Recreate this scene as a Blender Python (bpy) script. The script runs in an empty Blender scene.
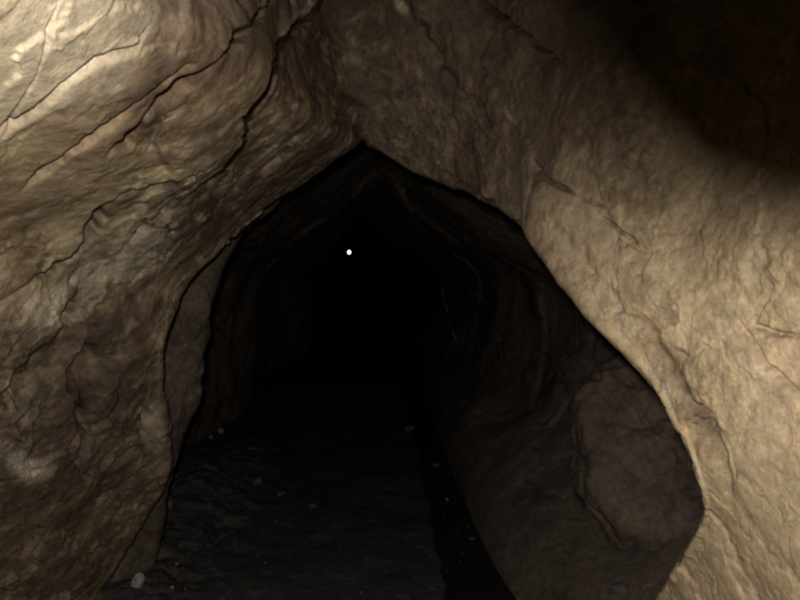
import bpy, math, random
import numpy as np

rng = np.random.RandomState(7)
random.seed(7)
scene = bpy.context.scene
COL = scene.collection

# ------------------------------------------------------------------ camera
F = 777.8                      # focal length in 800-wide pixels (35 mm lens)
CAM_Z = 1.3
PITCH = math.atan(30 / F)      # looking slightly down; horizon on row 270
CP, SP = math.cos(PITCH), math.sin(PITCH)


def unproj(px, py, d):
    """a point d metres ahead of the lens, seen at px,py"""
    px, py, d = np.asarray(px, float), np.asarray(py, float), np.asarray(d, float)
    x = (px - 400) / F * d
    u = (300 - py) / F * d
    return np.stack([x, d * CP + u * SP, CAM_Z + u * CP - d * SP], -1)


def proj(P):
    x = P[..., 0]
    y = P[..., 1]
    z = P[..., 2] - CAM_Z
    d = y * CP - z * SP
    u = y * SP + z * CP
    d = np.where(np.abs(d) < 1e-3, 1e-3, d)
    return 400 + x / d * F, 300 - u / d * F, d


def on_ground(px, py, z=0.0):
    r = unproj(px, py, 1.0) - np.array([0, 0, CAM_Z])
    t = (z - CAM_Z) / r[2]
    return np.array([0, 0, CAM_Z]) + r * t


cd = bpy.data.cameras.new('camera')
cam = bpy.data.objects.new('camera', cd)
COL.objects.link(cam)
cam.location = (0, 0, CAM_Z)
cam.rotation_euler = (math.radians(90) - PITCH, 0, 0)
cd.sensor_width = 36
cd.lens = 35.0
cd.clip_start = 0.02
cd.clip_end = 200
scene.camera = cam

# ------------------------------------------------------------------ noise
_perm = rng.permutation(256).astype(np.int32)
_perm = np.concatenate([_perm, _perm, _perm])
_g = rng.normal(size=(256, 3)).astype(np.float32)
_g /= np.linalg.norm(_g, axis=1, keepdims=True)


def noise(P):
    P = np.asarray(P, np.float32)
    i = np.floor(P).astype(np.int32)
    f = P - i
    i &= 255
    u = f * f * f * (f * (f * 6 - 15) + 10)
    out = 0
    for dx in (0, 1):
        wx = u[..., 0] if dx else 1 - u[..., 0]
        for dy in (0, 1):
            wy = u[..., 1] if dy else 1 - u[..., 1]
            for dz in (0, 1):
                wz = u[..., 2] if dz else 1 - u[..., 2]
                h = _perm[_perm[_perm[(i[..., 0] + dx) & 255] + ((i[..., 1] + dy) & 255)] + ((i[..., 2] + dz) & 255)]
                g = _g[h]
                out = out + wx * wy * wz * (g[..., 0] * (f[..., 0] - dx) + g[..., 1] * (f[..., 1] - dy) + g[..., 2] * (f[..., 2] - dz))
    return out * 1.5


def fbm(P, octv=4, gain=0.5, lac=2.03):
    a, s, o = 1.0, 0, 0
    for k in range(octv):
        s = s + a * noise(P + 17.3 * k)
        P = P * lac
        a *= gain
    return s


def ridged(P, octv=4, gain=0.5):
    a, s = 1.0, 0
    for k in range(octv):
        s = s + a * (1 - 2 * np.abs(noise(P + 9.1 * k)))
        P = P * 2.1
        a *= gain
    return s


def facets(P, seed=0):
    """tilted planar chips: (height, distance to the chip's border)"""
    P = np.asarray(P, np.float32)
    i = np.floor(P).astype(np.int32)
    best = np.full(P.shape[:-1], 9.0, np.float32)
    sec = best.copy()
    hgt = np.zeros_like(best)
    for dx in (-1, 0, 1):
        for dy in (-1, 0, 1):
            for dz in (-1, 0, 1):
                c = i + np.array([dx, dy, dz])
                h = _perm[_perm[_perm[(c[..., 0] + seed) & 255] + (c[..., 1] & 255)] + (c[..., 2] & 255)]
                off = _g[h] * 0.38 + 0.5
                v = P - (c + off)
                d = (v * v).sum(-1)
                til = _g[(h + 91) & 255]
                hh = (v * til).sum(-1) * 0.8 + 0.5 * _g[(h + 33) & 255][..., 0]
                m = d < best
                sec = np.where(m, best, np.minimum(sec, d))
                hgt = np.where(m, hh, hgt)
                best = np.where(m, d, best)
    return hgt, np.sqrt(sec) - np.sqrt(best)


def sstep(a, b, x):
    t = np.clip((x - a) / (b - a), 0, 1)
    return t * t * (3 - 2 * t)


def cat_weights(n, t):
    """Catmull-Rom weights of n control values at parameters t (0..n-1)"""
    W = np.zeros((len(t), n))
    for r, x in enumerate(t):
        k = min(int(x), n - 2)
        f = x - k
        w = [-.5 * f + f * f - .5 * f ** 3, 1 - 2.5 * f * f + 1.5 * f ** 3, .5 * f + 2 * f * f - 1.5 * f ** 3, -.5 * f * f + .5 * f ** 3]
        for j in range(4):
            W[r, min(max(k - 1 + j, 0), n - 1)] += w[j]
    return W


def loft(G, tu, tv):
    G = np.asarray(G, float)
    Wu, Wv = cat_weights(G.shape[0], tu), cat_weights(G.shape[1], tv)
    return np.einsum('ui,ijc,vj->uvc', Wu, G, Wv)


def grid_normals(P):
    a = np.gradient(P, axis=0)
    b = np.gradient(P, axis=1)
    n = np.cross(a, b)
    return n / (np.linalg.norm(n, axis=-1, keepdims=True) + 1e-12)


def blur(A, n):
    for ax in (0, 1):
        for _ in range(n):
            pad = [(0, 0)] * A.ndim
            pad[ax] = (1, 1)
            B = np.pad(A, pad, mode='edge')
            sl = [slice(None)] * A.ndim
            sl[ax] = slice(0, -2)
            s0 = B[tuple(sl)]
            sl[ax] = slice(2, None)
            A = .25 * s0 + .25 * B[tuple(sl)] + .5 * A
    return A


def line_dist(X, Y, pts):
    """distance to a polyline in picture pixels, signed (+ on its right-hand side going down the list), and parameter 0..1"""
    best = np.full(X.shape, 1e9)
    sgn = np.zeros(X.shape)
    par = np.zeros(X.shape)
    n = len(pts) - 1
    for k in range(n):
        ax, ay = pts[k]
        bx, by = pts[k + 1]
        dx, dy = bx - ax, by - ay
        L = dx * dx + dy * dy
        t = np.clip(((X - ax) * dx + (Y - ay) * dy) / L, 0, 1)
        ex, ey = X - ax - t * dx, Y - ay - t * dy
        d = ex * ex + ey * ey
        m = d < best
        best = np.where(m, d, best)
        sgn = np.where(m, np.sign(dx * (Y - ay) - dy * (X - ax)), sgn)
        par = np.where(m, (k + t) / n, par)
    return np.sqrt(best), sgn, par


# ------------------------------------------------------------------ objects
def grid_mesh(name, P, attrs=None, flip=False):
    nu, nv = P.shape[:2]
    idx = np.arange(nu * nv).reshape(nu, nv)
    q = np.stack([idx[:-1, :-1], idx[1:, :-1], idx[1:, 1:], idx[:-1, 1:]], -1).reshape(-1, 4)
    if flip:
        q = q[:, ::-1]
    return raw_mesh(name, P.reshape(-1, 3), q, {k: v.reshape(-1) for k, v in (attrs or {}).items()})


def raw_mesh(name, V, Q, attrs=None, smooth=True):
    me = bpy.data.meshes.new(name)
    n, k = Q.shape
    me.vertices.add(len(V))
    me.vertices.foreach_set('co', np.ascontiguousarray(V, np.float32).ravel())
    me.loops.add(n * k)
    me.loops.foreach_set('vertex_index', np.ascontiguousarray(Q, np.int32).ravel())
    me.polygons.add(n)
    me.polygons.foreach_set('loop_start', np.arange(0, n * k, k, dtype=np.int32))
    me.polygons.foreach_set('loop_total', np.full(n, k, np.int32))
    me.polygons.foreach_set('use_smooth', np.full(n, smooth, bool))
    for a, v in (attrs or {}).items():
        at = me.attributes.new(a, 'FLOAT', 'POINT')
        at.data.foreach_set('value', np.ascontiguousarray(v, np.float32))
    me.update(calc_edges=True)
    me.validate()
    return me


def link(name, me, mat, parent=None, label=None, cat=None, group=None, kind=None):
    o = bpy.data.objects.new(name, me)
    COL.objects.link(o)
    if me is not None and mat is not None:
        me.materials.append(mat)
    if parent is not None:
        o.parent = parent
    if label:
        o['label'] = label
    if cat:
        o['category'] = cat
    if group:
        o['group'] = group
    if kind:
        o['kind'] = kind
    return o


# ------------------------------------------------------------------ materials
def new_mat(name):
    m = bpy.data.materials.new(name)
    m.use_nodes = True
    nt = m.node_tree
    nt.nodes.clear()
    out = nt.nodes.new('ShaderNodeOutputMaterial')
    bs = nt.nodes.new('ShaderNodeBsdfPrincipled')
    nt.links.new(bs.outputs[0], out.inputs[0])
    return m, nt, bs


def N(nt, t, **kw):
    n = nt.nodes.new(t)
    for k, v in kw.items():
        if k.startswith('i_'):
            n.inputs[k[2:].replace('_', ' ')].default_value = v
        else:
            setattr(n, k, v)
    return n


def rock_material(name, ca, cb, cc, dark, pale, bump=1.0, rough=.95, brown=None, stretch=(1, 1, 1), rot=(0, 0, 0)):
    """three mixed rock colours, painted shade and dark mineral stain, pale mineral and painted glow, fine relief"""
    m, nt, bs = new_mat(name)
    L = nt.links.new
    tc = N(nt, 'ShaderNodeTexCoord')
    mp = N(nt, 'ShaderNodeMapping')
    mp.inputs['Rotation'].default_value = rot
    mp.inputs['Scale'].default_value = stretch
    L(tc.outputs['Object'], mp.inputs[0])

    def nz(scale, detail=6, rough_=.6, dist=0.0, src=mp):
        n = N(nt, 'ShaderNodeTexNoise')
        n.inputs['Scale'].default_value = scale
        n.inputs['Detail'].default_value = detail
        n.inputs['Roughness'].default_value = rough_
        n.inputs['Distortion'].default_value = dist
        L(src.outputs[0] if src is mp else src.outputs['Object'], n.inputs['Vector'])
        return n

    def ramp(src, a, b):
        r = N(nt, 'ShaderNodeMapRange')
        r.interpolation_type = 'SMOOTHSTEP'
        r.inputs['From Min'].default_value = a
        r.inputs['From Max'].default_value = b
        L(src, r.inputs['Value'])
        return r.outputs[0]

    def mix(fac, a, b, mode='MIX'):
        x = N(nt, 'ShaderNodeMix', data_type='RGBA', blend_type=mode)
        for s, v in ((0, fac), (6, a), (7, b)):
            if hasattr(v, 'is_output'):
                L(v, x.inputs[s])
            elif s == 0:
                x.inputs[0].default_value = v
            else:
                x.inputs[s].default_value = (*v, 1)
        return x.outputs[2]

    n1 = nz(3.1, 7, .62, .6)
    n2 = nz(9.0, 8, .65, .8)
    n3 = nz(38.0, 6, .7, .3)
    n4 = nz(150.0, 4, .7, 0, tc)
    c = mix(ramp(n1.outputs[0], .38, .62), ca, cb)
    c = mix(ramp(n2.outputs[0], .48, .68), c, cc)
    if brown:
        az = N(nt, 'ShaderNodeAttribute', attribute_name='brown')
        cz = mix(ramp(n1.outputs[0], .38, .62), brown[0], brown[1])
        cz = mix(ramp(n2.outputs[0], .48, .68), cz, brown[2])
        c = mix(az.outputs['Fac'], c, cz)
    at = N(nt, 'ShaderNodeAttribute', attribute_name='stain_shade')
    n5 = nz(14.0, 7, .7, .6)
    ad = N(nt, 'ShaderNodeMath', operation='MULTIPLY')
    L(at.outputs['Fac'], ad.inputs[0])
    L(ramp(n5.outputs[0], .25, .6), ad.inputs[1])
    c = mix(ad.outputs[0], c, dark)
    ap = N(nt, 'ShaderNodeAttribute', attribute_name='pale')
    c = mix(ap.outputs['Fac'], c, pale)
    # speckle
    mr = N(nt, 'ShaderNodeMapRange')
    mr.inputs['From Min'].default_value = .3
    mr.inputs['From Max'].default_value = .7
    mr.inputs['To Min'].default_value = .62
    mr.inputs['To Max'].default_value = 1.34
    L(n3.outputs[0], mr.inputs['Value'])
    mr2 = N(nt, 'ShaderNodeMapRange')
    mr2.inputs['From Min'].default_value = .3
    mr2.inputs['From Max'].default_value = .7
    mr2.inputs['To Min'].default_value = .8
    mr2.inputs['To Max'].default_value = 1.2
    L(n4.outputs[0], mr2.inputs['Value'])
    mm = N(nt, 'ShaderNodeMath', operation='MULTIPLY')
    L(mr.outputs[0], mm.inputs[0])
    L(mr2.outputs[0], mm.inputs[1])
    vm = N(nt, 'ShaderNodeVectorMath', operation='SCALE')
    L(c, vm.inputs[0])
    L(mm.outputs[0], vm.inputs['Scale'])
    L(vm.outputs[0], bs.inputs['Base Color'])
    bs.inputs['Roughness'].default_value = rough
    bs.inputs['Specular IOR Level'].default_value = .06
    b1 = N(nt, 'ShaderNodeBump')
    b1.inputs['Strength'].default_value = .30 * bump
    b1.inputs['Distance'].default_value = .012
    L(n3.outputs[0], b1.inputs['Height'])
    b2 = N(nt, 'ShaderNodeBump')
    b2.inputs['Strength'].default_value = .4 * bump
    b2.inputs['Distance'].default_value = .004
    L(n4.outputs[0], b2.inputs['Height'])
    L(b1.outputs[0], b2.inputs['Normal'])
    L(b2.outputs[0], bs.inputs['Normal'])
    return m


M_LEFT = rock_material('tan_rock', (.44, .345, .20), (.30, .205, .115), (.40, .325, .215), (.070, .050, .036), (.57, .47, .33), bump=.7,
                       brown=((.16, .105, .062), (.10, .068, .045), (.205, .13, .07)))
M_RIGHT = rock_material('pale_tan_rock', (.42, .312, .19), (.34, .243, .14), (.40, .308, .20), (.13, .093, .064), (.57, .46, .32), bump=.5,
                        brown=((.16, .105, .062), (.10, .068, .045), (.20, .128, .07)))
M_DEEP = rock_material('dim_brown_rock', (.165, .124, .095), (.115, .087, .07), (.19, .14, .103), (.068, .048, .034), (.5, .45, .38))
M_BOULDER = rock_material('boulder_rock', (.165, .117, .086), (.115, .085, .067), (.185, .128, .09), (.065, .05, .042), (.45, .38, .3))
M_MUD = rock_material('dark_mud', (.062, .055, .050), (.051, .045, .042), (.070, .062, .056), (.04, .035, .032), (.2, .18, .16), bump=.8, rough=.7)
M_PALE = rock_material('pale_stone', (.30, .27, .22), (.23, .2, .165), (.34, .30, .25), (.2, .17, .15), (.7, .66, .6))
M_GREY = rock_material('grey_stone', (.10, .088, .08), (.075, .066, .06), (.12, .107, .096), (.1, .09, .09), (.5, .47, .43))

# ------------------------------------------------------------------ the near arch: left wall, ceiling, right wall
LIP = [  # lip of the arch (px, py, depth), a point of the same wall towards the camera (px, py, depth)
    (40, 900, 2.9, -300, 1300, 1.8), (58, 740, 2.9, -200, 950, 2.1), (88, 620, 2.95, -60, 700, 2.4),
    (113, 570, 2.95, -40, 620, 2.35), (144, 522, 2.9, -30, 560, 2.25), (168, 472, 2.8, -20, 500, 2.15),
    (166, 420, 2.65, -20, 440, 2.0), (163, 370, 2.5, -20, 375, 1.88), (167, 325, 2.45, -20, 300, 1.7),
    (185, 285, 2.5, -20, 225, 1.5), (222, 245, 2.55, -20, 140, 1.12), (262, 210, 2.6, -10, 50, .87),
    (305, 180, 2.65, 40, -20, .82), (351, 147, 2.7, 140, -20, 1.02), (362, 138, 2.75, 250, -20, 1.65),
    (374, 148, 2.75, 330, -20, 2.3), (415, 172, 2.7, 400, -20, 2.35), (460, 188, 2.5, 480, -20, 2.15),
    (503, 210, 2.2, 560, -20, 1.95), (530, 240, 1.95, 680, -20, 1.6), (557, 282, 1.78, 820, 60, 1.3),
    (600, 328, 1.62, 820, 190, 1.18), (640, 370, 1.52, 820, 300, 1.14), (672, 417, 1.45, 820, 390, 1.14),
    (694, 465, 1.42, 820, 460, 1.16), (705, 510, 1.46, 820, 530, 1.2), (685, 555, 1.6, 820, 620, 1.26),
    (655, 600, 1.8, 800, 680, 1.34), (630, 650, 2.0, 760, 760, 1.42), (600, 760, 2.2, 800, 950, 1.5),
    (580, 900, 2.3, 900, 1200, 1.4)]
S = [0, .06, .16, .33, .55, .78, 1.0, 1.35, 1.9]
G = []
for (lx, ly, ld, fx, fy, fd) in LIP:
    L_ = math.hypot(fx - lx, fy - ly)
    ux, uy = (fx - lx) / L_, (fy - ly) / L_
    row = []
    for off, dd in ((85, 1.4), (32, .55), (5, .12)):
        row.append(unproj(lx + ux * off, ly + uy * off, ld + dd))
    for s in S:
        inv = 1 / ld + s * (1 / fd - 1 / ld)
        row.append(unproj(lx + (fx - lx) * s, ly + (fy - ly) * s, max(1 / inv, .42)))
    G.append(row)
NT = 1350
tu = np.linspace(0, len(LIP) - 1, NT)
# spend rows on what is in front of the lens
wt = np.ones(2000)
xx = np.linspace(0, len(LIP) - 1, 2000)
wt[(xx < 2)] = .35
wt[(xx > 27.5)] = .35
cw = np.concatenate([[0], np.cumsum(.5 * (wt[1:] + wt[:-1]))])
tu = np.interp(np.linspace(0, cw[-1], NT), cw, xx)
tv = np.concatenate([np.linspace(0, 2.6, 36)[:-1], np.linspace(2.6, 9, 400)[:-1], np.linspace(9, 11, 50)])
P0 = loft(G, tu, tv)
Nn = grid_normals(blur(P0, 4))
toward = np.array([0, .5, CAM_Z]) - P0
sg = np.sign((Nn * toward).sum(-1, keepdims=True))
front = (tv > 2.5)
# one orientation for the whole sheet: towards the inside of the passage
orient = np.sign(np.median((Nn * toward).sum(-1)[:, 100:300]))
Nn = Nn * orient
PX, PY, D0 = proj(P0)
TU = np.broadcast_to(tu[:, None], PX.shape)
TV = np.broadcast_to(tv[None, :], PX.shape)
Pf = P0.astype(np.float32)

wR = sstep(17.2, 19.5, TU)                       # right wall weight
wL = 1 - sstep(11.5, 14.0, TU)                   # left wall weight
wC = 1 - wR - wL


def axis(a, b):
    v = unproj(*b) - unproj(*a)
    return (v / np.linalg.norm(v)).astype(np.float32)


AL = axis((60, 240, 1.45), (270, 70, 1.75))
ALb = axis((90, 520, 1.9), (110, 330, 1.9))
AR = axis((545, 200, 1.9), (700, 440, 1.6))


def stretchP(P, A, k):
    return P - A * ((P * A).sum(-1, keepdims=True)) * (1 - 1 / k)


wlow = sstep(300, 420, PY)[..., None].astype(np.float32)
warp = np.stack([fbm(Pf * 2.6 + 31, 3), fbm(Pf * 2.6 + 67, 3), fbm(Pf * 2.6 + 91, 3)], -1).astype(np.float32)
PW = Pf + .07 * warp
SLm = stretchP(PW, AL, 3.0)
wRn = wR[..., None].astype(np.float32)
SS = SLm * (1 - wlow) + PW * wlow
near = sstep(1.2, 2.1, D0)                        # the washed, rounded rock close by is the smoothest

lipk = sstep(2.6, 5.0, TV)                         # broad swells die out towards the lip
rug = wL * (.30 + .60 * near) + .7 * wC + .30 * wR
rough_ = np.stack([fbm(Pf * 11 + 5, 4, .6), fbm(Pf * 11 + 45, 4, .6), fbm(Pf * 11 + 85, 4, .6)], -1).astype(np.float32)
FQ0 = SS + .04 * rough_
# bedding of the left wall: long slabs climbing towards the point of the arch, blockier low down
wx, wy = PX + 16 * rough_[..., 0] + 60 * warp[..., 0], PY + 16 * rough_[..., 1] + 60 * warp[..., 1]
BED = np.stack([(wx - wy) * .7071 / 260, (wx + wy) * .7071 / 95, D0 * 1.1], -1).astype(np.float32) / np.float32(4.2)
BLK = np.stack([(wx * .25 - wy * .97) / 130, (wx * .97 + wy * .25) / 75, D0 * 1.1], -1).astype(np.float32) / np.float32(4.2)
F1, F2, F3, CR = (np.zeros(PX.shape) for _ in range(4))
for wz, ax, kk, seed in (((1 - wlow[..., 0]) * wL, None, BED, 21), (wlow[..., 0] * wL, None, BLK, 5), (wC, AL, 1.5, 8), (wR, AR, 1.6, 12)):
    mk = wz > .004
    q = kk[mk] if ax is None else stretchP(PW[mk], ax, kk) + .022 * rough_[mk]
    f1, e1 = facets(q * np.float32(4.2), seed)
    f2, e2 = facets(q * np.float32(10.5) + 40, seed + 7)
    q = PW[mk] + .008 * rough_[mk]
    f3, e3 = facets(q * np.float32(27) + 40, seed + 9)
    w_ = wz[mk]
    F1[mk] += w_ * f1 * sstep(0, .05, e1)
    F2[mk] += w_ * f2 * sstep(0, .06, e2)
    F3[mk] += w_ * f3 * sstep(0, .08, e3)
    CR[mk] += w_ * np.exp(-(e1 / .025) ** 2)
broken = sstep(-.25, .35, fbm(Pf * 2.1 + 33, 3))   # chipped places and plainer faces take turns
H = .030 * fbm(Pf * 1.5 + 5, 2) * lipk * (1 - .5 * wR)
H += .016 * rug * fbm(Pf * 3.0 + 61, 8, .47)
band = np.exp(-(line_dist(PX, PY, [(600, 110), (628, 180), (648, 260), (668, 340), (700, 420)])[0] / 22) ** 2) * wR
rug = rug + .6 * band
broken = np.clip(broken + band, 0, 1.3)
H += .022 * (1 - .35 * wL * (1 - near)) * rug * F1 * (.35 + .65 * lipk) + (.004 + .008 * broken) * rug * F2 + (.0004 + .0022 * broken) * rug * F3
gate = sstep(.05, .4, fbm(Pf * 2.7 + 77, 2))
H -= .006 * rug * CR * gate * (1 - .5 * wL)
H += .006 * wR * fbm(stretchP(PW, AR, 1.4) * 6 + 41, 6, .55)

stain_shade = np.zeros(PX.shape)
pale = np.zeros(PX.shape)
stain_shade += .9 * sstep(.05, .5, fbm(FQ0 * 3.0 + 55, 5, .6)) * (.8 * wL * (.35 + .65 * near) + .6 * wC + .22 * wR)
stain_shade += .65 * wL * sstep(.0, .5, fbm(BED * np.float32(8) + 5, 5, .6)) * (.25 + .75 * near)
stain_shade += .76 * wL * sstep(240, 460, PY)
paleband = .38 * near * wL * (1 - .85 * wlow[..., 0]) * sstep(.12, .5, fbm(BED * np.float32(9) + 35, 5, .6))
stain_shade += .85 * sstep(12.5, 15, TU) * (1 - sstep(17.5, 20.5, TU + 1.2 * fbm(Pf * 5 + 3, 3)))  # shade painted in: darkens ceiling and the flash-shadowed upper right
back = np.zeros(PX.shape)                         # metres to push along the sight line


def jitter(amp=2.2, sc=9):
    return amp * fbm(Pf * sc + 3.7, 3), amp * fbm(Pf * sc + 71.7, 3)


JX, JY = jitter()
XJ, YJ = PX + JX, PY + JY
vis = TV > 2.4


bn0 = fbm(Pf * 7 + 51, 3, .6)


def groove(pts, depth, w, dirt=.8, taper=True):
    global H
    x0, x1 = min(p[0] for p in pts) - 40, max(p[0] for p in pts) + 40
    y0, y1 = min(p[1] for p in pts) - 40, max(p[1] for p in pts) + 40
    m = (PX > x0) & (PX < x1) & (PY > y0) & (PY < y1) & vis
    d, s, t = line_dist(XJ[m], YJ[m], pts)
    fade = np.minimum(1, np.minimum(t, 1 - t) * 6 + .12) if taper else 1
    nn = bn0[m]
    w_ = w * np.clip(.85 + 1.1 * nn, .35, 1.7)
    fade = fade * np.clip(.8 + 1.2 * nn, .2, 1.3)
    k = np.exp(-(d / w_) ** 2) * fade
    H[m] -= depth * k
    stain_shade[m] += dirt * np.exp(-(d / (w * 1.5)) ** 2) * fade


def ledge(pts, amount, reach, side=1, w=3.0, ends=(1, 1)):
    """the rock on one side of a line lies deeper by amount, easing back over reach pixels"""
    x0, x1 = min(p[0] for p in pts) - reach * 1.2, max(p[0] for p in pts) + reach * 1.2
    y0, y1 = min(p[1] for p in pts) - reach * 1.2, max(p[1] for p in pts) + reach * 1.2
    m = (PX > x0) & (PX < x1) & (PY > y0) & (PY < y1)
    d, s, t = line_dist(XJ[m], YJ[m], pts)
    sd = d * s * side
    k = sstep(-w * .3, w, sd) * (1 - sstep(reach * .15, reach, sd))
    fd = np.ones_like(t)
    if ends[0]:
        fd = fd * sstep(0, .25, t)
    if ends[1]:
        fd = fd * (1 - sstep(.75, 1, t))
    back[m] += amount * k * fd


# left wall: long slanting cracks, broken ledges
groove([(272, -6), (250, 20), (235, 36), (205, 66), (190, 76), (165, 96), (140, 120), (125, 142), (108, 152)], .07, 3.0, 1.0)
ledge([(290, -30), (250, 20), (205, 66), (165, 96), (125, 142), (95, 165)], .045, 75, -1, 6)
groove([(190, 60), (160, 80), (130, 105), (95, 130), (60, 160), (20, 190)], .035, 2.4, .8)
groove([(150, 25), (135, 45), (95, 60), (60, 85), (35, 110), (0, 135)], .03, 2.2, .7)
groove([(60, 0), (45, 45), (35, 75), (10, 120), (-20, 150)], .012, 2.0, .35)
# the overhanging edge beside the dark ceiling
ED = [(352, -60), (324, 0), (300, 22), (281, 40), (275, 62), (264, 90), (254, 104), (245, 122), (243, 141), (231, 160), (217, 181), (195, 195), (170, 212)]
ledge(ED, .26, 95, -1, 4, (0, 1))
groove(ED, .03, 2.6, .9)
# top of the brown slab under the ceiling
SL = [(240, 140), (255, 122), (275, 113), (300, 104), (335, 96), (362, 108), (385, 128)]
ledge(SL, .06, 75, -1, 9, (1, 1))
groove([(360, 104), (345, 118), (330, 132), (322, 140)], .018, 2.2, .6)
# broken band half way down the left wall
groove([(192, 170), (180, 178), (150, 190), (135, 195), (105, 216), (91, 240), (80, 251), (53, 267), (25, 290), (-10, 312)], .045, 3.0, .9)
ledge([(192, 170), (150, 190), (105, 216), (91, 240), (53, 267), (-10, 312)], .07, 45, -1, 4)
groove([(200, 185), (178, 198), (160, 216), (140, 236), (120, 256), (104, 268)], .03, 2.6, .9)
ledge([(190, 100), (163, 118), (155, 140), (165, 160), (180, 178)], .05, 45, 1, 6)
groove([(84, 262), (77, 280), (70, 310), (64, 328), (50, 343), (35, 355), (16, 368), (5, 387), (-15, 400)], .05, 3.2, 1.0)
ledge([(84, 262), (70, 310), (50, 343), (16, 368), (-15, 400)], .08, 40, -1, 4)
groove([(98, 322), (92, 332), (86, 349), (68, 373), (72, 395), (77, 413), (83, 432), (80, 467), (90, 490)], .05, 3.6, 1.0)
ledge([(98, 322), (86, 349), (68, 373), (77, 413), (83, 432), (80, 467)], .09, 42, -1, 5)
groove([(36, 366), (37, 389), (27, 411), (10, 420), (-15, 430)], .04, 3.0, 1.0)
# lower slab and its splits
groove([(172, 428), (160, 437), (145, 448), (128, 456), (108, 470), (92, 478)], .05, 2.4, 1.0)
ledge([(166, 434), (128, 456), (92, 478)], .035, 40, -1, 3)
groove([(162, 455), (153, 464), (139, 477), (112, 495), (98, 508)], .03, 2.2, .9)
groove([(153, 362), (150, 385), (145, 408), (144, 440)], .02, 2.0, .7)
groove([(118, 380), (122, 400), (112, 420), (118, 445)], .015, 2.5, .5)
# ceiling and right wall
groove([(468, -8), (480, 4), (500, 17), (530, 38), (562, 66)], .05, 2.8, 1.0)
ledge([(460, -20), (500, 17), (530, 38), (562, 66)], .08, 60, 1, 4, (0, 1))
groove([(392, -10), (402, 12), (420, 40), (460, 90), (500, 135)], .02, 5, .3)
groove([(446, 170), (475, 194), (492, 204), (505, 221), (521, 221)], .035, 2.2, 1.0)
groove([(535, 160), (548, 181), (575, 194), (607, 208)], .010, 1.6, .9)
stain_shade += .45 * band * sstep(-.3, .3, fbm(Pf * 14 + 9, 4, .6))
groove([(600, 215), (622, 232), (640, 245)], .012, 2.2, .5)
groove([(775, 282), (762, 300), (752, 325), (770, 332), (805, 336)], .016, 3.0, .25)
groove([(742, 322), (752, 340), (765, 365), (790, 385), (815, 420)], .018, 3.0, .3)
groove([(720, 350), (705, 345), (690, 360), (675, 350)], .01, 3.0, .2)
# valley that sets off the pale ridge of the right wall
groove([(548, 215), (580, 258), (612, 300), (640, 325), (668, 362), (694, 402), (716, 438), (730, 480), (733, 520)], .010, 7, .3)
groove([(690, 400), (712, 418), (728, 445), (738, 478)], .012, 2.2, .5)

# mineral colour and painted light and shade of particular spots
bnoise = fbm(Pf * 8 + 29, 4, .6)


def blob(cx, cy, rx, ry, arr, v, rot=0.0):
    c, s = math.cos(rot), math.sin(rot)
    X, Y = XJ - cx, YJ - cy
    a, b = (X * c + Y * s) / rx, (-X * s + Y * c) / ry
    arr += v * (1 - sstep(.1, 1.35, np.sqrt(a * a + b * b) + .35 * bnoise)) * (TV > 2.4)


blob(30, 466, 20, 11, pale, .75)
blob(38, 310, 34, 30, pale, .35, -.6)
blob(10, 452, 12, 10, pale, .4)
blob(302, 14, 34, 8, pale, .5, -.75)
blob(398, 8, 14, 6, pale, .45, .9)
blob(154, 428, 11, 30, pale, .45)
blob(506, 116, 10, 4, pale, .5, .9)
blob(50, 30, 190, 80, pale, .75, -.5)  # flash glow at the top left painted in as paleness
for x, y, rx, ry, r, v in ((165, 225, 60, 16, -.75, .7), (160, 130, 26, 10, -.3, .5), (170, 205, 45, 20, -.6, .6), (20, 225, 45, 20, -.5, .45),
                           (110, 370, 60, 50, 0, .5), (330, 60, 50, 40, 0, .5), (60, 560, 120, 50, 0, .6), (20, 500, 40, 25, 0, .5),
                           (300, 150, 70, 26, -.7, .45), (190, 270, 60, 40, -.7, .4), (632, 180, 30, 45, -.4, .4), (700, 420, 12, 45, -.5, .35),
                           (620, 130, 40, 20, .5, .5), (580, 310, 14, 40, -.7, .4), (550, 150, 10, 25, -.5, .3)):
    blob(x, y, rx, ry, stain_shade, v, r)
ridge_d, rs, rt = line_dist(XJ, YJ, [(530, 190), (560, 240), (600, 290), (640, 345), (665, 385), (690, 440), (706, 500)])
pale += .28 * sstep(-.4, .3, fbm(Pf * 9, 3)) * np.exp(-(ridge_d / 9) ** 2) * wR * (TV > 2.4)

brown = np.clip(sstep(9.5, 13.0, TU + .8 * JX / 2) * (1 - sstep(16.8, 20.0, TU + .9 * JX / 2)), 0, 1)
blob(290, 160, 85, 40, brown, .8, -.7)
blob(205, 250, 80, 50, brown, .7, -.7)
blob(105, 400, 110, 120, brown, 1.0)
blob(60, 560, 190, 110, brown, .95)
blob(545, 60, 150, 85, brown, .95, .6)  # flash shadow over the upper right painted in as darker brown
blob(600, 150, 80, 50, brown, .65, .7)
blob(60, 330, 110, 60, brown, .45, -.7)
brown = np.clip(brown * (.75 + .5 * sstep(-.3, .4, fbm(Pf * 4 + 19, 3))), 0, 1)
pale += paleband * (TV > 2.4)
edge_keep = sstep(0, .8, TV) * 1.0
P = P0 + Nn * (H * edge_keep)[..., None]
view = P0 - np.array([0, 0, CAM_Z])
view /= np.linalg.norm(view, axis=-1, keepdims=True)
P = P + view * (back * (TV > 1.5))[..., None]
stain_shade = np.clip(stain_shade, 0, 1) * (1 - .25 * sstep(440, 560, PY))
pale = np.clip(pale, 0, .95)


def cut(a, b):
    i0 = int(np.searchsorted(tu, a))
    i1 = int(np.searchsorted(tu, b)) + 1
    return slice(i0, min(i1, NT))


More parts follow.
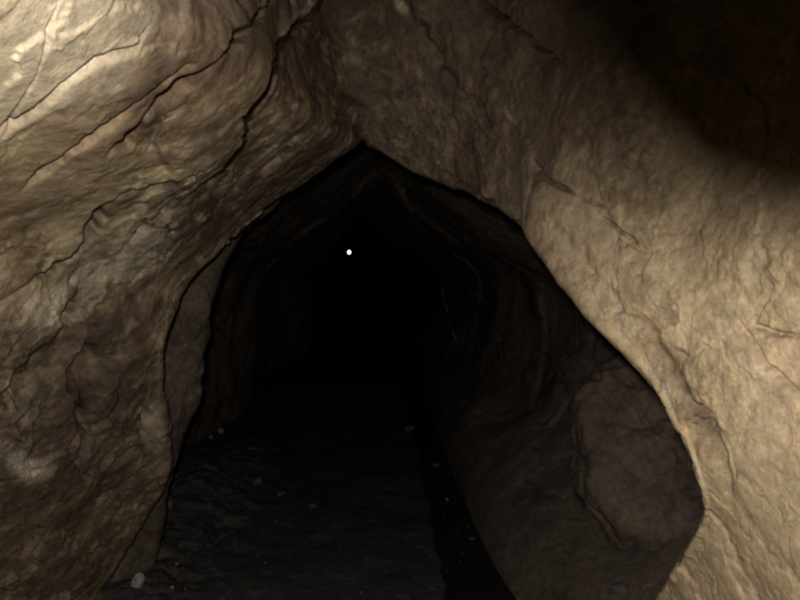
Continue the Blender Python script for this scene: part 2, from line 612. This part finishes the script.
# split lines: left wall / ceiling / right wall
for name, a, b, mat, lab, cat, kind in (
        ('rock_wall', 0, 14.0, M_LEFT, 'jagged tan rock wall leaning over on the left, split by slanting cracks', 'rock wall', None),
        ('ceiling', 14.0, 17.6, M_LEFT, 'dim brown rock ceiling above the point of the dark arch', 'ceiling', 'structure'),
        ('rock_wall', 17.6, 30.1, M_RIGHT, 'smooth bright tan rock wall ending in a pale sharp ridge', 'rock wall', None)):
    s = cut(a, b)
    me = grid_mesh(name, P[s], {'stain_shade': stain_shade[s], 'pale': pale[s], 'brown': brown[s]}, flip=orient < 0)
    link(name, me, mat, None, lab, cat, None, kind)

# a fin added out of view to block flash from the wall's top corner
BLOCKER = [(-.033, .128), (-.014, .095), (-.003, .079), (.011, .0635), (.031, .0558), (.055, .055), (.2, .085), (.62, .20), (.80, .75), (.45, .90), (.06, .60), (-.035, .25)]
fp = np.array(BLOCKER)
tt_ = np.linspace(0, len(BLOCKER), 360, endpoint=False)
k_ = tt_.astype(int)
out_ = fp[k_] + (fp[(k_ + 1) % len(BLOCKER)] - fp[k_]) * (tt_ - k_)[:, None]
ctr_ = np.array([.38, .45])
rows_ = []
for sc_, dy_ in ((.0, -.022), (.3, -.022), (.6, -.02), (.85, -.016), (.95, -.01), (1, 0), (.97, .014), (.9, .022), (.7, .03), (.4, .04), (0, .045)):
    q_ = ctr_ + (out_ - ctr_) * sc_
    y_ = .12 + dy_ * (.3 + 3 * np.hypot(q_[:, 0] - .03, q_[:, 1] - .07))
    rows_.append(np.stack([q_[:, 0], y_, CAM_Z + q_[:, 1]], -1))
FP = np.array(rows_)
FP = np.concatenate([FP, FP[:, :1]], 1)
FP[..., 1] += .002 * fbm(FP.astype(np.float32) * 30, 3)
blocker_me = grid_mesh('flash_blocker', FP, {'stain_shade': np.full(FP.shape[:2], .9), 'pale': np.zeros(FP.shape[:2])})
import bmesh
rw = bpy.data.objects['rock_wall.001'].data
bm = bmesh.new()
bm.from_mesh(rw)
bm.from_mesh(blocker_me)
bm.to_mesh(rw)
bm.free()
bpy.data.meshes.remove(blocker_me)

# ------------------------------------------------------------------ the tunnel beyond the arch
def chan(y):                    # left edge of the drainage channel
    return .277 - .026 * y


def ring(y, left, apex, right):
    """left: (x,z) floor->shoulder, apex, right: shoulder->floor"""
    return [(x, y, z) for x, z in left + [apex] + right]


R = [
    ring(2.15, [(-2.3, -.3), (-2.25, .4), (-2.1, .8), (-1.9, 1.3), (-1.4, 1.9)], (-.15, 2.3), [(.4, 2.1), (1.0, 1.8), (1.5, 1.3), (1.6, .8), (1.5, .45), (0.832, .09), (0.430, -.2)]),
    ring(2.75, [(-1.75, -.3), (-1.6, .4), (-1.4, .8), (-1.25, 1.2), (-.9, 1.65)], (-.15, 2.12), [(.25, 1.95), (.75, 1.6), (1.3, 1.25), (1.42, .8), (1.35, .4), (0.772, .09), (0.430, -.2)]),
    ring(3.15, [(-1.1, -.3), (-.98, .4), (-.81, .8), (-.775, 1.2), (-.62, 1.5)], (-.15, 2.0), [(.22, 1.86), (.68, 1.56), (1.15, 1.22), (1.3, .8), (1.25, .4), (0.738, .09), (0.420, -.2)]),
    ring(3.5, [(-1.3, -.3), (-1.2, .4), (-1.1, .8), (-1.05, 1.2), (-.8, 1.6)], (-.16, 2.08), [(.26, 1.84), (.72, 1.62), (1.13, 1.25), (1.25, .8), (1.16, .4), (0.670, .09), (0.400, -.2)]),
    ring(4.2, [(-1.48, -.3), (-1.45, .4), (-1.42, .8), (-1.32, 1.25), (-.92, 1.7)], (-.17, 2.03), [(.26, 1.9), (.74, 1.64), (1.08, 1.25), (1.16, .8), (1.0, .4), (0.560, .09), (0.380, -.2)]),
    ring(5.2, [(-1.56, -.3), (-1.54, .4), (-1.5, .8), (-1.4, 1.25), (-1.0, 1.72)], (-.2, 2.05), [(.22, 1.9), (.66, 1.62), (.97, 1.25), (1.02, .8), (.85, .4), (0.470, .09), (0.350, -.2)]),
    ring(6.4, [(-1.56, -.3), (-1.52, .4), (-1.48, .8), (-1.36, 1.25), (-.98, 1.72)], (-.22, 2.06), [(.16, 1.9), (.58, 1.6), (.88, 1.25), (.9, .8), (.74, .4), (0.416, .09), (0.320, -.2)]),
    ring(7.6, [(-1.5, -.3), (-1.42, .4), (-1.38, .8), (-1.3, 1.25), (-.95, 1.7)], (-.25, 2.05), [(.12, 1.9), (.5, 1.6), (.8, 1.25), (.8, .8), (.66, .4), (0.380, .09), (0.290, -.2)]),
    ring(8.6, [(-1.8, -.3), (-1.75, .4), (-1.7, .8), (-1.55, 1.3), (-1.1, 1.8)], (-.27, 2.15), [(.1, 1.98), (.5, 1.65), (.78, 1.25), (.76, .8), (.62, .4), (0.360, .09), (0.270, -.2)]),
    ring(10.5, [(-1.75, -.3), (-1.7, .4), (-1.65, .8), (-1.5, 1.3), (-1.1, 1.8)], (-.3, 2.15), [(.05, 1.98), (.42, 1.65), (.68, 1.25), (.68, .8), (.55, .4), (0.304, .09), (0.220, -.2)]),
    ring(12.0, [(-1.5, -.3), (-1.42, .4), (-1.36, .8), (-1.36, 1.25), (-1.1, 1.7)], (-.65, 2.02), [(-.3, 1.85), (.2, 1.6), (.55, 1.25), (.58, .8), (.48, .4), (0.256, .09), (0.190, -.2)]),
    ring(14.0, [(-1.8, -.3), (-1.75, .4), (-1.7, .8), (-1.6, 1.3), (-1.2, 1.8)], (-.7, 2.15), [(-.3, 2.0), (.1, 1.7), (.45, 1.25), (.5, .8), (.4, .4), (0.206, .09), (0.140, -.2)]),
    ring(18.0, [(-1.9, -.3), (-1.85, .4), (-1.8, .8), (-1.65, 1.3), (-1.3, 1.8)], (-.8, 2.1), [(-.4, 2.0), (0, 1.7), (.35, 1.25), (.4, .8), (.3, .4), (0.102, .09), (0.030, -.2)]),
    ring(24.0, [(-2.2, -.3), (-2.1, .4), (-2.1, .8), (-2.0, 1.3), (-1.6, 1.8)], (-1.2, 2.1), [(-.8, 2.0), (-.4, 1.7), (0, 1.25), (.1, .8), (0, .4), (-0.082, .09), (-0.130, -.2)]),
    ring(30.0, [(-3.2, -.3), (-3.1, .4), (-3.1, .8), (-2.9, 1.3), (-2.6, 1.8)], (-2.2, 2.1), [(-1.8, 2.0), (-1.4, 1.7), (-1.1, 1.25), (-1.0, .8), (-1.0, .4), (-1.012, .09), (-1.030, -.2)]),
    ring(34.0, [(-3.6, -.3), (-3.5, .4), (-3.5, .8), (-3.3, 1.3), (-3.0, 1.8)], (-2.6, 2.1), [(-2.4, 2.0), (-2.2, 1.7), (-2.0, 1.25), (-2.0, .8), (-2.0, .4), (-2.012, .09), (-2.030, -.2)]),
]
for q_ in R:                                     # the roof is a pointed arch
    if q_[0][1] > 3.9:
        A, l3, r2 = np.array(q_[5]), np.array(q_[3]), np.array(q_[8])
        A = A + (0, 0, .06)
        q_[4] = tuple(A + (l3 - A) * .55)
        q_[6] = tuple(A + (r2 - A) * .34)
        q_[7] = tuple(A + (r2 - A) * .68)
        q_[5] = tuple(A)
ry = np.concatenate([np.linspace(0, 8, 420)[:-1], np.linspace(8, len(R) - 1, 180)])
rt = np.linspace(0, 12, 430)
Q0 = loft(R, ry, rt)
Nq = grid_normals(blur(Q0, 3))
inward = np.stack([-.1 - Q0[..., 0] * 1.0, 0 * Q0[..., 0], 1.0 - Q0[..., 2]], -1)
oq = np.sign(np.median((Nq * inward).sum(-1)))
Nq *= oq
Qf = Q0.astype(np.float32)
wq = np.stack([fbm(Qf * 2.2 + 11, 3), fbm(Qf * 2.2 + 47, 3), fbm(Qf * 2.2 + 83, 3)], -1).astype(np.float32)
QW = Qf + .1 * wq
QS = np.array([8, 3, 8], np.float32)
base_k = 1 - .88 * sstep(10.4, 11.2, np.broadcast_to(rt[None, :], Q0.shape[:2]))
qr = np.stack([fbm(Qf * QS + 5, 3, .6), fbm(Qf * QS + 45, 3, .6), fbm(Qf * QS + 85, 3, .6)], -1).astype(np.float32)
fa, fe = facets((QW + .03 * qr) * np.array([2.0, .9, 1.6], np.float32), 5)
fb, fe2 = facets((QW + .03 * qr) * np.array([6, 2.4, 5], np.float32), 9)
hq = .05 * fbm(Qf * 1.1 + 3, 2) + .032 * fa * sstep(0, .06, fe) + .012 * fb * sstep(0, .06, fe2)
hq += .022 * fbm(Qf * np.array([2.6, 1.0, 2.6], np.float32) + 5, 7, .48)
hq *= base_k
QX, QY, QD = proj(Q0)
Qd = Q0 + Nq * hq[..., None]
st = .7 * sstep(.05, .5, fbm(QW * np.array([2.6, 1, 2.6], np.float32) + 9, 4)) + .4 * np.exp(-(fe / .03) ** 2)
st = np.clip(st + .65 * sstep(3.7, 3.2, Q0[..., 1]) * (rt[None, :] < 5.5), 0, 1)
pl = np.zeros_like(st)
for name, a, b, lab in (('tunnel_wall', 0, 5.0, 'dark rock wall deep inside the tunnel, behind the lit left wall'),
                        ('tunnel_wall', 5.0, 12.0, 'dim brown rock wall inside the tunnel, rising beside the water channel')):
    i0, i1 = int(np.searchsorted(rt, a)), int(np.searchsorted(rt, b)) + 1
    s = (slice(None), slice(i0, i1))
    me = grid_mesh(name, Qd[s], {'stain_shade': st[s], 'pale': pl[s]}, flip=oq < 0)
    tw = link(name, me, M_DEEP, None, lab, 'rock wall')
right_tunnel_wall = tw


def wall_point(px, py, lo=215):
    """the spot of the right tunnel wall seen at px,py"""
    X, Y, D = proj(Qd[:, lo:])
    d = (X - px) ** 2 + (Y - py) ** 2
    k = np.unravel_index(np.argmin(d), d.shape)
    return Qd[:, lo:][k], Nq[:, lo:][k]


def tube(pts, rad, n=7):
    V, Qs = [], []
    pts = np.asarray(pts, float)
    for i, p in enumerate(pts):
        t = pts[min(i + 1, len(pts) - 1)] - pts[max(i - 1, 0)]
        t /= np.linalg.norm(t)
        a = np.cross(t, (0, 1, .3))
        a /= np.linalg.norm(a)
        b = np.cross(t, a)
        for k in range(n):
            w = 2 * math.pi * k / n
            V.append(p + rad[i] * (a * math.cos(w) + b * math.sin(w)))
    for i in range(len(pts) - 1):
        for k in range(n):
            Qs.append((i * n + k, i * n + (k + 1) % n, (i + 1) * n + (k + 1) % n, (i + 1) * n + k))
    return np.array(V), np.array(Qs)


# pale streak down the right wall
vp = []
for x, y in ((442, 286), (443, 294), (445, 302), (448, 312), (450, 321), (453, 331), (457, 342)):
    p, n = wall_point(x, y)
    vp.append(p + n * .004)
vp = np.array(vp)
tt = np.linspace(0, 6, 40)
vp = np.einsum('ij,jc->ic', cat_weights(7, tt), vp)
V, Qs = tube(vp, .009 * np.sin(np.linspace(.15, 3.0, 40)) ** .6 + .002)
me = raw_mesh('pale_streak', V, Qs, {'pale': np.full(len(V), .9), 'stain_shade': np.zeros(len(V))})
link('pale_streak', me, M_PALE, right_tunnel_wall, 'thin pale streak running down the dark rock')


# ------------------------------------------------------------------ stones
def sphere_grid(nu, nv):
    u = np.linspace(0, 2 * math.pi, nu, endpoint=False)
    v = np.linspace(0, math.pi, nv)
    U, Vv = np.meshgrid(u, v, indexing='ij')
    return np.stack([np.sin(Vv) * np.cos(U), np.sin(Vv) * np.sin(U), np.cos(Vv)], -1)


def stone_mesh(name, rad, nu, nv, seed, rough=.25, cut_=.55, detail=0.0, fac=0.0, pale_v=0.0, stain_v=.2):
    D = sphere_grid(nu, nv)
    r = np.random.RandomState(seed)
    rr = np.ones(D.shape[:2])
    for _ in range(9):                                  # chop flat faces off a ball
        n = r.normal(size=3)
        n /= np.linalg.norm(n)
        c = (D * n).sum(-1)
        h = r.uniform(cut_, .95)
        rr = np.minimum(rr, np.where(c > 1e-3, h / np.maximum(c, 1e-3), 9))
    rr = rr + rough * .4 * fbm(D * 1.7 + seed, 4)
    Pn = D * rr[..., None] * np.array(rad)
    if detail:
        ff, ee = facets(Pn * np.float32(fac) + seed, seed)
        Pn = Pn + D * (detail * ff * sstep(0, .3, ee) + detail * .5 * fbm(Pn * fac * 1.7, 4) - detail * .2 * np.exp(-(ee / .05) ** 2))[..., None]
        stn = np.clip(stain_v + .9 * sstep(.05, .5, fbm(Pn * 3.5 + seed, 4)) + .25 * np.exp(-(ee / .07) ** 2), 0, 1)
    else:
        stn = np.full(D.shape[:2], stain_v)
    idx = np.arange(nu * nv).reshape(nu, nv)
    nx = np.roll(idx, -1, 0)
    q = np.stack([idx[:, :-1], idx[:, 1:], nx[:, 1:], nx[:, :-1]], -1).reshape(-1, 4)
    return raw_mesh(name, Pn.reshape(-1, 3), q, {'pale': np.full(nu * nv, pale_v), 'stain_shade': stn.reshape(-1)})


me = stone_mesh('boulder', (.45, .55, .60), 420, 300, 4, .26, .62, .024, 3.2)
o = link('boulder', me, M_BOULDER, None, 'rounded brown boulder bulging out behind the pale ridge', 'boulder')
o.location = (1.19, 3.46, .36)
o.rotation_euler = (.1, -.12, .3)

# ------------------------------------------------------------------ ground, channel, water
gy = np.concatenate([np.linspace(-1.5, 2.4, 50)[:-1], np.linspace(2.4, 6, 330)[:-1], np.linspace(6, 12, 150)[:-1], np.linspace(12, 34, 90)])
ge = np.concatenate([np.linspace(-3.2, -1.2, 80)[:-1], np.linspace(-1.2, -.02, 240)[:-1], np.linspace(-.02, .02, 10)[:-1], np.linspace(.02, 1.6, 60)])
YY, EE = np.meshgrid(gy, ge, indexing='ij')
g3 = np.stack([EE, YY, 0 * YY], -1).astype(np.float32)
wob = .03 * fbm(np.stack([YY * 1.6, 0 * YY, 0 * YY], -1), 3) + .012 * fbm(np.stack([YY * 9, 0 * YY, 0 * YY], -1), 3)
XX = chan(YY) + EE + wob * np.exp(-(EE / .25) ** 2)
GZ = .02 * fbm(g3 * 1.3 + 4, 3) + .007 * fbm(g3 * np.float32(5) + 8, 7, .55)
fg, feg = facets(g3 * np.float32(9) + 2, 2)
GZ += .003 * fg * sstep(.0, .3, fbm(g3 * 1.1 + 60, 2))
GZ = GZ * .8 - .03
mound = sstep(-.75, -1.35, EE - .0) * sstep(6.5, 4.5, YY)
fm, fem = facets(g3 * np.float32(7) + 12, 21)
GZ += mound * (.09 + .03 * fm * sstep(0, .1, fem) + .05 * fbm(g3 * 4 + 2, 6, .55))
inch = sstep(-.008, .012, EE)
GZ = GZ * (1 - inch) + inch * (-.19 + .02 * fbm(g3 * np.float32(14), 3))
stg = np.clip(.5 * sstep(.0, .45, fbm(g3 * 2.2 + 30, 4)), 0, 1)
me = grid_mesh('ground', np.stack([XX, YY, GZ], -1), {'stain_shade': stg, 'pale': np.clip(.2 * sstep(.42, .6, fbm(g3 * np.float32(11) + 3, 3)), 0, 1)}, flip=True)
link('ground', me, M_MUD, None, 'dark trodden mud floor running into the tunnel', 'ground', None, 'structure')

wy = np.linspace(-1.5, 33, 300)
we = np.linspace(-.01, 1.2, 40)
WY, WE = np.meshgrid(wy, we, indexing='ij')
me = grid_mesh('water', np.stack([chan(WY) + WE, WY, -.115 + 0 * WY], -1), flip=True)
m, nt, bs = new_mat('still_water')
bs.inputs['Base Color'].default_value = (.022, .02, .018, 1)
bs.inputs['Roughness'].default_value = .2
bs.inputs['IOR'].default_value = 1.33
tc = N(nt, 'ShaderNodeTexCoord')
nz_ = N(nt, 'ShaderNodeTexNoise')
nz_.inputs['Scale'].default_value = 14
nt.links.new(tc.outputs['Object'], nz_.inputs['Vector'])
bp = N(nt, 'ShaderNodeBump')
bp.inputs['Strength'].default_value = .25
bp.inputs['Distance'].default_value = .01
nt.links.new(nz_.outputs[0], bp.inputs['Height'])
nt.links.new(bp.outputs[0], bs.inputs['Normal'])
link('water', me, m, None, 'black still water in the narrow side channel', 'water', None, 'structure')


def ground_z(x, y):
    k = int(np.argmin(np.abs(gy - y)))
    j = int(np.argmin(np.abs(XX[k] - x)))
    return float(GZ[k, j])


# single stones: px, py of the foot, radii (x, y, z), material, label, z override
ST = [
    (138, 586, (.026, .022, .034), M_PALE, 'upright pale stone at the foot of the left wall, lowest of the pale stones', None),
    (176, 565, (.012, .010, .007), M_PALE, 'tiny pale chip on the mud, up and right of the upright pale stone', None),
    (172, 588, (.007, .007, .006), M_PALE, 'tiny pale crumb on the mud, just right of the upright pale stone', None),
    (221, 433, (.026, .024, .026), M_PALE, 'larger of two pale stones close together by the far left wall', None),
    (211, 438, (.016, .016, .014), M_PALE, 'smaller of two pale stones close together by the far left wall', None),
    (252, 449, (.052, .02, .010), M_GREY, 'long thin grey stone lying flat on the mud', None),
    (258, 484, (.034, .03, .026), M_GREY, 'square grey stone standing on the middle of the mud floor', None),
    (281, 495, (.042, .03, .012), M_GREY, 'flat grey stone on the mud, right of the square grey stone', None),
    (312, 507, (.034, .022, .012), M_GREY, 'small flat grey stone farthest from the left wall on the mud', None),
    (173, 489, (.024, .022, .016), M_GREY, 'small grey stone tucked against the base of the left wall', None),
    (163, 508, (.05, .045, .05), M_GREY, 'rough grey rock leaning at the base of the left wall', None),
    (409, 430, (.05, .045, .022), M_GREY, 'pale grey stone on the corner of the channel edge', None),
    (436, 466, (.03, .026, .016), M_GREY, 'wet speckled stone showing above the channel water', -.115),
    (447, 500, (.009, .009, .007), M_PALE, 'tiny pale pebble standing in for a glint in the middle of the channel', -.115),  # pale stone colour stands in for a glint on the water
    (472, 539, (.024, .014, .008), M_GREY, 'flat wet stone near the right side of the channel', -.115),
    (622, 592, (.034, .028, .022), M_GREY, 'pale grey stone in the gap below the brown boulder', .2),
    (605, 598, (.026, .022, .018), M_GREY, 'small grey stone left of the pale grey stone below the boulder', .18),
]
depsgraph = None
tree_pts = Qd[:, 215:].reshape(-1, 3)
for i, (px, py, rad, mat, lab, z) in enumerate(ST):
    if z is not None and z > 0:
        X, Y, D = proj(tree_pts)
        k = np.argmin((X - px) ** 2 + (Y - py) ** 2 + np.where(D > 4.5, 1e6, 0))
        p = tree_pts[k].copy()
    else:
        p = on_ground(px, py, z or 0)
        if z is None:
            p = on_ground(px, py, ground_z(p[0], p[1]))
    me = stone_mesh('stone', rad, 48, 32, 20 + i, .5, .6)
    o = link('stone', me, mat, None, lab, 'stone', 'loose stones')
    o.location = (p[0], p[1], p[2] + rad[2] * .55)
    o.rotation_euler = (random.uniform(-.2, .2), random.uniform(-.2, .2), random.uniform(0, 6))

# gravel: loose chips nobody could count, along the foot of the walls
V, Qa, ofs = [], [], 0
base = sphere_grid(9, 6)
idx = np.arange(54).reshape(9, 6)
nx = np.roll(idx, -1, 0)
bq = np.stack([idx[:, :-1], idx[:, 1:], nx[:, 1:], nx[:, :-1]], -1).reshape(-1, 4)
for k in range(380):
    y = 2.6 + 6 * rng.rand() ** 1.7
    if rng.rand() < .6:
        x = chan(y) - 1.35 + abs(rng.normal()) * .28
    else:
        x = chan(y) - rng.rand() * 1.3 - .03
    r = .003 + .008 * rng.rand() ** 3
    wet = k >= 345
    if wet:                                       # pale chips added above the channel's water as painted glints
        y = 3.6 + 2.6 * rng.rand()
        x = chan(y) + .03 + .2 * rng.rand()
        r = .003 + .004 * rng.rand()
    b = base * (1 + .35 * noise(base * 1.5 + k)[..., None]) * np.array([r, r * .8, r * .55])
    a = rng.rand() * 6.28
    b = np.stack([b[..., 0] * math.cos(a) - b[..., 1] * math.sin(a), b[..., 0] * math.sin(a) + b[..., 1] * math.cos(a), b[..., 2]], -1)
    V.append(b.reshape(-1, 3) + np.array([x, y, -.114 if wet else ground_z(x, y) + r * .3]))
    Qa.append(bq + ofs)
    ofs += 54
V = np.concatenate(V)
me = raw_mesh('gravel', V, np.concatenate(Qa), {'pale': np.repeat(np.where(np.arange(380) >= 345, .3, rng.rand(380) ** 6 * .35), 54), 'stain_shade': np.repeat(.5 + .5 * rng.rand(380), 54)})
link('gravel', me, M_MUD, None, 'scattered small grey stone chips on the mud floor', 'gravel', None, 'stuff')

# ------------------------------------------------------------------ the lamp far down the tunnel
def lathe(prof, n=28):
    V = np.array([(r * math.cos(2 * math.pi * k / n), y, r * math.sin(2 * math.pi * k / n)) for r, y in prof for k in range(n)])
    Qs = np.array([(i * n + k, i * n + (k + 1) % n, (i + 1) * n + (k + 1) % n, (i + 1) * n + k) for i in range(len(prof) - 1) for k in range(n)])
    return V, Qs


lp = unproj(349.2, 252.2, 11.0)
lamp = link('lamp', None, None, None, 'small glowing white lamp in the black far end of the tunnel', 'lamp')
lamp.location = lp
m_h, nt, bs = new_mat('lamp_housing_metal')
bs.inputs['Base Color'].default_value = (.04, .04, .04, 1)
bs.inputs['Roughness'].default_value = .5
m_l, nt, bs = new_mat('lit_lens')
bs.inputs['Base Color'].default_value = (.9, .85, .75, 1)
bs.inputs['Emission Color'].default_value = (1, .80, .55, 1)
bs.inputs['Emission Strength'].default_value = 12
V, Qs = lathe([(.0005, .075), (.022, .075), (.026, .05), (.03, .02), (.041, .0), (.041, -.012), (.037, -.012), (.035, -.002)])
link('housing', raw_mesh('housing', V * (.50, 1, .68), Qs), m_h, lamp)
V, Qs = lathe([(.0355, -.003), (.03, -.008), (.018, -.012), (.0005, -.014)])
link('lens', raw_mesh('lens', V * (.50, 1, .68), Qs), m_l, lamp)
# hook that hangs it from the roof
top = 2.1 - lp[2]
V, Qs = tube([(0, .03, .03), (0, .03, .1), (0, .03, .3), (0, .03, top)], [.004] * 4, 8)
link('hanging_cord', raw_mesh('hanging_cord', V, Qs), m_h, lamp)

# ------------------------------------------------------------------ light: the camera's own flash, nothing else underground
w = bpy.data.worlds.new('World')
scene.world = w
w.use_nodes = True
bg = w.node_tree.nodes.get('Background')
bg.inputs[0].default_value = (0, 0, 0, 1)
bg.inputs[1].default_value = 0

ld = bpy.data.lights.new('camera_flash', 'SPOT')
fl = bpy.data.objects.new('camera_flash', ld)
COL.objects.link(fl)
fl.location = (-.03, 0, CAM_Z + .06)
fl.rotation_euler = (math.radians(90) - PITCH, 0, 0)
ld.energy = 118
ld.color = (1, .97, .91)
ld.spot_size = math.radians(140)
ld.spot_blend = .5
ld.shadow_soft_size = .015

scene.view_settings.view_transform = 'Standard'
scene.view_settings.look = 'None'
scene.view_settings.exposure = 0
scene.view_settings.gamma = 1
scene.view_settings.use_curve_mapping = False
scene.render.engine = 'CYCLES'
scene.cycles.max_bounces = 4
scene.cycles.diffuse_bounces = 1
scene.cycles.filter_width = 2.8
